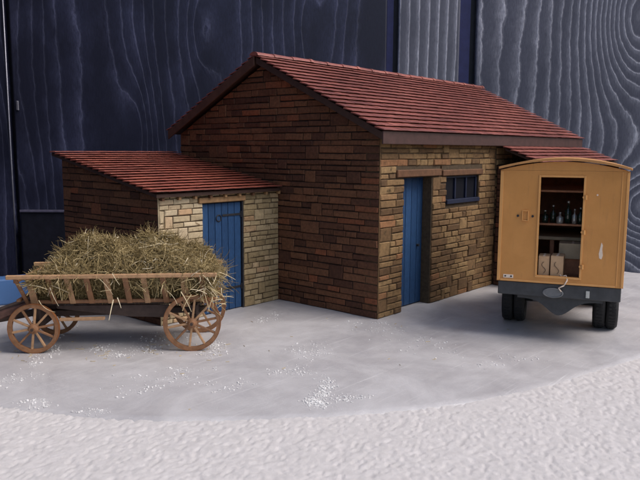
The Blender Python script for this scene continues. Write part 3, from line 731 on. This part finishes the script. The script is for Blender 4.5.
for y in (HWID - .20, HWID - .12): vb('rivet', y - .012, y + .012, ZB + .06, ZB + .082, .010, 'iron')
bm = B(); prism(bm, [(-.0022, -.535, ZB + .62), (-.0022, -.522, ZB + .55), (-.0022, -.508, ZB + .46), (-.0022, -.515, ZB + .40), (-.0022, -.545, ZB + .385), (-.0022, -.560, ZB + .44), (-.0022, -.549, ZB + .52), (-.0022, -.553, ZB + .58)], (.002, 0, 0)); obj('paint_chip', bm, M['chip'], body)
bm = B(); cyl(bm, (-.006, -.45, ZT - .32), (-.0003, -.45, ZT - .32), .012, n=10); obj('rivet', bm, M['chip'], body)
# chassis
bm = B(); bx(bm, .02, VL, -HWID + .02, HWID - .02, ZB - .20, ZB - .004); obj('skirt', bm, M['chassis'], van, .01)
bm = B(); bx(bm, .15, 3.1, -.34, -.24, ZB - .30, ZB - .202); bx(bm, .15, 3.1, .24, .34, ZB - .30, ZB - .202); obj('frame_rails', bm, M['chassis'], van, .01)
# transmission guard: a plate with a rounded sagging belly
pts = []
for k in range(25):
    y = .55 - 1.15 * k / 24; g = math.exp(-((y + .02) / .22) ** 2); pts.append((.10, y, ZB - .25 - .22 * g))
bm = B(); prism(bm, [(.10, .55, ZB - .18)] + pts + [(.10, -.60, ZB - .18)], (.06, 0, 0)); obj('rear_valance', bm, M['chassis'], van, 0)
bm = B(); ring(bm, (.0, .06, ZB - .13), (1, 0, 0), [(.125, -.012), (.14, -.006), (.14, .006), (.118, .006), (.118, -.006)], 32)
cyl(bm, (.003, .06, ZB - .13), (.009, .06, ZB - .13), .117, n=32)
for v in bm.verts: v.co.z = ZB - .13 + (v.co.z - (ZB - .13)) * .5
obj('tow_ring', bm, plain('grey_metal', (.16, .165, .17), .4, .2), van)
bm = B(); bx(bm, .0, .018, -.42, -.37, ZB - .17, ZB - .07); obj('bracket', bm, M['tin'], van, .004)
AX = 1.2; rW = .37
bm = B(); cyl(bm, (AX, -.74, rW), (AX, .74, rW), .05, n=14); ring(bm, (AX, 0, rW), (0, 1, 0), [(.03, -.17), (.12, -.11), (.16, 0), (.12, .11), (.03, .17)], 20); obj('rear_axle', bm, M['chassis'], van, smooth=True)
def wheel(x, y, r, wd):
    bm = B(); ring(bm, (x, y, r), (0, 1, 0), [(r * .6, -wd / 2 * .8), (r * .8, -wd / 2), (r * .93, -wd / 2), (r, -wd * .3), (r, wd * .3), (r * .93, wd / 2), (r * .8, wd / 2), (r * .6, wd / 2 * .8)], 40)
    wh = obj('wheel', bm, M['rubber'], van, smooth=True)
    bm = B()
    for k in range(40):
        a = 2 * math.pi * k / 40; c = Vector((x + math.cos(a) * r, y, r + math.sin(a) * r)); T_ = Matrix.Translation(c) @ Matrix.Rotation(-a, 4, 'Y')
        for yy in (-1, 1):
            bx(bm, -.008, .006, yy * wd * .16 - wd * .12, yy * wd * .16 + wd * .12, -.016, .016, T_)
    obj('tread', bm, M['rubber'], wh)['kind'] = 'stuff'
    bm = B(); ring(bm, (x, y, r), (0, 1, 0), [(.04, -.04), (r * .58, -.055), (r * .62, -.04), (r * .62, .04), (r * .58, .055), (.04, .04)], 24); obj('rim', bm, M['chassis'], wh, smooth=False)
for yc in (.665, -.68):
    for q in (-.09, .09): wheel(AX, yc + q, rW, .165)
# cab and bonnet ahead of the box
bm = B(); bx(bm, VL + .003, VL + .55, -.72, .72, ZB - .15, 2.2); obj('cab', bm, M['van'], van, .05, seg=3)
bm = B(); bx(bm, VL + .553, VL + .565, -.6, .6, 1.55, 2.05); obj('windscreen', bm, M['glass'], van)
bm = B(); bx(bm, VL + .553, VL + 1.05, -.42, .42, .65, 1.4); obj('bonnet', bm, M['van'], van, .06, seg=3)
for y in (.6, -.6):
    wheel(VL + .75, y, rW, .165); bm = B(); ring(bm, (VL + .75, y, rW), (0, 1, 0), [(rW + .06, -.12), (rW + .08, -.12), (rW + .08, .12), (rW + .06, .12)], 32)
    bmesh.ops.delete(bm, geom=[v for v in bm.verts if v.co.z < rW + .05], context='VERTS'); obj('mudguard', bm, M['chassis'], van)
for y in (.5, -.5):
    bm = B(); cyl(bm, (VL + .95, y, 1.15), (VL + 1.07, y, 1.15), .07, .11, 18); obj('headlight', bm, M['tin'], van)
# interior shelves
SHZ = [ZB + .77, ZB + 1.26]
for z in SHZ: box_obj('shelf', (  .55, VL - .04, -.765, .765, z, z + .03), M['shelf'], van, .004)
box_obj('bench', (.75, VL - .04, -.765, .765, ZB + .53, ZB + .58), M['cream'], van, .006)
box_obj('bench_support', (.80, .86, .10, .16, ZB + .052, ZB + .528), M['shelf'], van, .004)
VM = Matrix.Translation((VX, VY, 0)) @ Matrix.Rotation(PS, 4, 'Z')
def inside(name, x, y, z, label, cat, group=None):
    w_ = VM @ Vector((x, y, z)); return empty(name, w_, PS, label, cat, group)
def carton(x, y, z, w, d, h, rz, label, mat, mark):
    e = inside('carton', x, y, z, label, 'box', 'boxes packed inside the van'); e.rotation_euler.z = PS + rz
    c = box_obj('box', (0, d, -w / 2, w / 2, 0, h), mat, e, .005)
    box_obj('tape', (-.002, d * .98, -.014, .014, h + .001, h + .003), M['chip'], e, 0)
    if mark:
        bm = B(); N_ = 18; pr_ = None; a0, a1 = mark
        for k in range(N_ + 1):
            q = a0 + (a1 - a0) * k / N_; p = Vector((-.003, -math.sin(q * 2) * w * .18 if a1 > 3.2 else math.cos(q) * w * .24, h * .5 + (k / N_ - .5) * h * .5 if a1 > 3.2 else h * .5 + math.sin(q) * h * .2))
            if pr_ is not None: bar(bm, pr_, p, .004, .014, (1, 0, 0))
            pr_ = p
        obj('printed_mark', bm, M['ink'], e)
carton(.09, .205, ZB + .052, .15, .3, .32, 0, 'narrow tan carton at the left of the van doorway', M['carton'], (3.14, 6.28 - 0))
carton(.07, .030, ZB + .052, .17, .3, .335, R(-3), 'tan carton standing in the middle of the van doorway', M['carton'], (3.3, 6.1))
carton(.45, -.17, ZB + .30, .38, .3, .225, 0, 'wide cream box raised at the right of the van doorway', M['cream'], None)
cr_ = inside('crate', .5, -.2, ZB + .052, 'dark wooden crate beneath the cream box in the van', 'crate')
bm = B(); bx(bm, 0, .3, -.2, .2, 0, .015); bx(bm, 0, .015, -.2, .2, .017, .245); bx(bm, .285, .3, -.2, .2, .017, .245); bx(bm, .017, .283, -.2, -.185, .017, .245); bx(bm, .017, .283, .185, .2, .017, .245); obj('crate_sides', bm, M['shelf'], cr_, .002)
st = inside('strap', .06, -.10, ZB + .05, 'loose pale strap hanging over the van door sill', 'strap')
bm = B(); ppts = [(.03, .10, .10), (.0, .06, .05), (-.02, .0, .075), (-.085, -.02, .02), (-.09, .02, -.06), (-.085, .09, -.10), (-.087, .05, -.15)]
for a_, b2 in zip(ppts, ppts[1:]): cyl(bm, a_, b2, .009, n=8)
obj('cord', bm, M['chip'], st, smooth=True)
def bottle(x, y, z, r, h, mat, label):
    e = inside('bottle', x, y, z, label, 'bottle', 'bottles on the van shelf')
    bm = B(); prof = [(0.001, 0), (r, 0), (r, h * .6), (r * .4, h * .74), (r * .35, h), (.001, h)]; ring(bm, (0, 0, 0), (0, 0, 1), prof, 16); obj('glass_body', bm, mat, e, smooth=True)
    bm = B(); cyl(bm, (0, 0, h * 1.001), (0, 0, h * 1.09), r * .4, n=12); obj('cap', bm, M['tin'], e)
bs = [(.62, .24, .045, .17, 'glass_dark', 'short dark bottle leftmost on the van shelf'), (.66, .13, .04, .24, 'glass_dark', 'tall dark bottle second from the left on the van shelf'), (.6, .03, .05, .15, 'tin', 'squat pale tin bottle in the middle of the van shelf'), (.66, -.08, .05, .30, 'glass_dark', 'tallest dark bottle right of the middle on the van shelf'), (.6, -.17, .035, .2, 'tin', 'slim pale bottle near the right of the van shelf'), (.62, -.25, .04, .22, 'glass_dark', 'dark bottle at the right end of the van shelf')]
for x, y, r, h, mt, lb in bs: bottle(x, y, SHZ[0] + .03, r, h, M[mt], lb)

# ================================================================ CART
CA = math.atan2(.821 - 2.291, -3.082 + 4.559)
cart = empty('hay_cart', (-4.559, 2.291, 0), CA, 'brown wooden ladder sided hay cart with four spoked wheels', 'cart')
CM = Matrix.Translation((-4.559, 2.291, 0)) @ Matrix.Rotation(CA, 4, 'Z')
CL, CW = 2.08, .95
def cart_wheel(x, y, r, rz=0):
    c = Vector((x, y, r))
    bm = B(); ring(bm, c, (0, 1, 0), [(r - .055, -.024), (r - .008, -.026), (r - .008, .026), (r - .055, .024)], 48); wh = obj('wheel', bm, M['cartwood'], cart)
    bm = B(); ring(bm, c, (0, 1, 0), [(r - .007, -.028), (r, -.028), (r, .028), (r - .007, .028)], 48); obj('tyre', bm, M['rust'], wh)
    bm = B(); ring(bm, c, (0, 1, 0), [(.012, -.08), (.035, -.08), (.05, -.045), (.068, -.03), (.068, .03), (.05, .045), (.03, .08), (.012, .08)], 20); obj('hub', bm, M['cartwood'], wh, smooth=False)
    for k in range(10):
        a = 2 * math.pi * (k + .3) / 10; d_ = Vector((math.cos(a), 0, math.sin(a)))
        bm = B(); bar(bm, c + d_ * .05, c + d_ * (r - .05), .028, .034, (0, 1, 0)); obj('spoke', bm, M['cartlight'] if k % 3 else M['cartwood'], wh, .004)
for x, r in ((0, .335), (CL, .385)):
    for y in (0, CW): cart_wheel(x, y, r)
    bm = B(); cyl(bm, (x, -.09, r), (x, CW + .09, r), .02, n=12); bx(bm, x - .05, x + .05, .1, CW - .1, r - .03, r + .075); obj('axle', bm, M['cartdark'], cart)
    bm = B(); bx(bm, x - .05, x + .05, .12, CW - .12, r + .077, .60); obj('bolster', bm, M['cartdark'], cart, .008)
bm = B(); bar(bm, (-.12, CW / 2, .43), (CL + .15, CW / 2, .47), .09, .09); obj('perch_pole', bm, M['cartdark'], cart, .01)
bm = B(); bar(bm, (.33, .03, .445), (.92, .03, .455), .05, .04); obj('side_rail', bm, M['cartlight'], cart, .006)
bm = B()
bx(bm, .1, CL + .25, .2, CW - .2, .602, .635); fl = obj('floor', bm, M['cartdark'], cart, .005)
# sloping sack like belly board under the floor
bm = B(); prism(bm, [(.25, .18, .60), (1.75, .18, .60), (1.75, .18, .42), (1.2, .18, .44), (.25, .18, .56)], (0, .03, 0)); obj('belly_board', bm, M['cartdark'], cart, .004)
XL, XR = -.30, 2.42
for sgn, y0 in ((1, 0), (-1, CW)):
    yl = y0 + sgn * .14; yt = y0 - sgn * .06
    bm = B(); bar(bm, (XL, yt, 1.035), (XR, yt, 1.05), .055, .055); obj('top_rail', bm, M['cartlight'], cart, .008)
    bm = B(); bar(bm, (-.08, yl, .665), (XR, yl, .675), .05, .05); obj('bottom_rail', bm, M['cartwood'], cart, .008)
    xs = [-.19, -.02, .23, .47, .72, .97, 1.22, 1.46, 1.71, 1.98, 2.22]
    for k, x in enumerate(xs):
        w_ = .09 if k in (1, 9) else (.075 if k else .05); x2 = x + (.09 if k == 0 else .02)
        bm = B(); bar(bm, (x2, yl - sgn * .012, .64 if k not in (1, 9) else .58), (x, yt - sgn * .0, 1.06 if k in (1, 9) else 1.02), w_, .022, (0, -sgn, 0)); obj('slat', bm, M['cartlight'] if k % 2 else M['cartwood'], cart, .005)
for x in (-.20, 2.26):
    bm = B(); bar(bm, (x, .05, .70), (x, CW - .05, .70), .05, .04); obj('end_bar', bm, M['cartwood'], cart, .006)
    bm = B(); bar(bm, (x, -.03, .97), (x, CW + .03, .97), .045, .04); obj('end_bar', bm, M['cartwood'], cart, .006)
bm = B(); bar(bm, (.0, CW / 2, .47), (-1.5, CW / 2 - .35, .26), .09, .09); obj('drawbar', bm, M['cartdark'], cart, .015)
bm = B(); bar(bm, (-.1, .18, .62), (-.75, -.02, .40), .11, .10); obj('shaft', bm, plain('dark_red_wood', (.085, .04, .03), .6, .4, 15), cart, .02)
bm = B(); bar(bm, (-.1, CW - .18, .62), (-.75, CW - .35, .40), .11, .10); obj('shaft', bm, M['cartdark'], cart, .02)

# ---------------------------------------------------------------- hay
rg = random.Random(77)
prof = [(-.12, 1.0), (.08, 1.02), (.18, 1.18), (.32, 1.38), (.55, 1.48), (.85, 1.51), (1.15, 1.49), (1.45, 1.50), (1.75, 1.48), (2.0, 1.42), (2.2, 1.33), (2.36, 1.12), (2.45, .95)]
def top(x):
    if x <= prof[0][0]: return prof[0][1]
    for a_, b2 in zip(prof, prof[1:]):
        if x <= b2[0]: t = (x - a_[0]) / (b2[0] - a_[0]); return a_[1] + (b2[1] - a_[1]) * t
    return prof[-1][1]
HW_ = CW / 2 + .035
def hp(x, q):
    """point on the heap: q runs 0 (near rail) to pi (far rail)"""
    n = math.sin(x * 7.1 + q * 2) * .045 + math.sin(x * 13 - q * 5) * .035 + math.sin(x * 3.4 + 1 + q * 4) * .045 - .03
    H = max(.02, top(x) - 1.0); e = max(0, math.sin(q)) ** .8
    return Vector((x, CW / 2 - math.cos(q) * (HW_ - .06 * e), .985 + (H + n) * e))
vs = []; F = []; nx_, ny_ = 70, 26
for i in range(nx_ + 1):
    for j in range(ny_ + 1):
        x = -.04 + 2.38 * i / nx_; q = math.pi * j / ny_; p = hp(x, q); c_ = Vector((x, CW / 2, 1.0)); p = c_ + (p - c_) * .82; vs.append((x, p.y, p.z + rg.uniform(-.012, .012)))
for i in range(nx_):
    for j in range(ny_): a_ = i * (ny_ + 1) + j; F.append((a_, a_ + 1, a_ + ny_ + 2, a_ + ny_ + 1))
b0 = len(vs)
for x, y, z in [(.0, .27, .64), (2.3, .27, .64), (2.3, CW - .27, .64), (.0, CW - .27, .64), (-.04, .12, 1.0), (2.34, .12, 1.0), (2.34, CW - .12, 1.0), (-.04, CW - .12, 1.0)]: vs.append((x, y, z))
for f in ((0, 3, 2, 1), (0, 1, 5, 4), (1, 2, 6, 5), (2, 3, 7, 6), (3, 0, 4, 7)): F.append(tuple(b0 + i for i in f))
tint = [0.12] * len(vs)
def strand(p, d, L, r, curl, t, grav=0.0):
    d = d.normalized(); seg = 5; s = d.orthogonal().normalized(); ax = Vector((rg.uniform(-1, 1), rg.uniform(-1, 1), rg.uniform(-1, 1))).normalized()
    q = p.copy(); b = len(vs)
    for k in range(seg + 1):
        rr_ = r * (1 - .6 * k / seg); s_ = d.orthogonal().normalized(); t_ = d.cross(s_)
        for a_ in range(3):
            e = s_ * math.cos(a_ * 2.0944) + t_ * math.sin(a_ * 2.0944); vs.append(tuple(q + e * rr_)); tint.append(t)
        q = q + d * (L / seg); d = (Matrix.Rotation(curl / seg, 3, ax) @ d); d.z -= grav / seg; d.normalize()
    for k in range(seg):
        for a_ in range(3):
            i0 = b + k * 3; F.append((i0 + a_, i0 + (a_ + 1) % 3, i0 + 3 + (a_ + 1) % 3, i0 + 3 + a_))
def tone():
    t = rg.random(); return min(1, max(0, .12 + t * .6 + (.35 if rg.random() < .16 else 0)))
locks = [(rg.uniform(-.1, 2.35), rg.uniform(-.1, 3.2), rg.uniform(0, 6.28), rg.uniform(.8, 1.6), rg.random()) for _ in range(170)]
for _ in range(12500):
    if rg.random() < .55:      # matted locks that run together
        lx, lq, la, lc, lt = rg.choice(locks); x = lx + rg.gauss(0, .07); q = lq + rg.gauss(0, .12); a_ = la + rg.gauss(0, .35); t = min(1, max(0, tone() * .6 + lt * .35))
    else:
        x = rg.uniform(.0, 2.40); q = rg.uniform(.0, 2.6); a_ = rg.uniform(0, 6.28); t = tone()
    x = min(2.42, max(.02, x)); qq = min(max(q, 0), math.pi); p = hp(x, qq)
    tx = (hp(x + .02, qq) - hp(x - .02, qq)).normalized(); tq = (hp(x, min(qq + .04, 3.14)) - hp(x, max(qq - .04, 0))).normalized(); nn = tx.cross(tq); nn = nn if nn.dot(p - Vector((x, CW / 2, .9))) > 0 else -nn
    d_ = tx * math.cos(a_) + tq * math.sin(a_) + nn * rg.gauss(.02, .13)
    L = rg.uniform(.10, .42); p = p - nn * rg.uniform(-.005, .09) - d_.normalized() * L / 2
    if q < 0: p.z += q * .5
    strand(p, d_, L, rg.uniform(.0026, .0062), rg.gauss(0, 1.9), t, .12)
for _ in range(3600):   # packed behind the slats
    x = rg.uniform(-.02, 2.36); f = rg.random(); z = .66 + .4 * f; y = .20 - .17 * f + rg.uniform(-.01, .06)
    d_ = Vector((rg.uniform(-1, 1), rg.uniform(-.15, .15), rg.uniform(-1, 1))); L = rg.uniform(.06, .2)
    strand(Vector((x, y, z)) - d_.normalized() * L / 2, d_, L, rg.uniform(.003, .005), rg.gauss(0, 1.5), tone() * .8)
for _ in range(45):     # long pale straws that stick out or hang over the rails
    x = rg.choice([rg.uniform(.0, 2.3), rg.gauss(2.3, .12)]); z = rg.uniform(.72, 1.1); y = rg.uniform(-.12, -.03)
    strand(Vector((x, y, z)), Vector((rg.gauss(.25, .7), rg.uniform(-.4, .0), rg.gauss(-.6, .7))), rg.uniform(.12, .30), rg.uniform(.004, .008), rg.gauss(0, .9), rg.uniform(.8, 1), .3)
for _ in range(330):    # fluff over the tail end
    x = rg.gauss(2.34, .08); z = rg.uniform(.62, 1.15); y = rg.uniform(-.12, .9)
    strand(Vector((x, y, z)), Vector((rg.gauss(.3, .8), rg.uniform(-.7, .5), rg.gauss(-.1, .8))), rg.uniform(.08, .26), rg.uniform(.0028, .006), rg.gauss(0, 1.4), tone(), .3)
for _ in range(150):    # wispy outline
    x = rg.uniform(-.05, 2.35); strand(hp(x, rg.uniform(.2, 2)) - Vector((0, 0, .03)), Vector((rg.gauss(0, .8), rg.gauss(0, .5), rg.uniform(.2, 1))), rg.uniform(.08, .2), rg.uniform(.0025, .0045), rg.gauss(0, 1.8), tone(), .5)
me = bpy.data.meshes.new('hay'); me.from_pydata(vs, [], F); me.materials.append(M['hay']); settint(me, tint)
hay = link(bpy.data.objects.new('hay', me)); hay.matrix_world = CM
tag(hay, 'heaped load of tangled olive and straw coloured hay on the wooden cart', 'hay', kind='stuff')
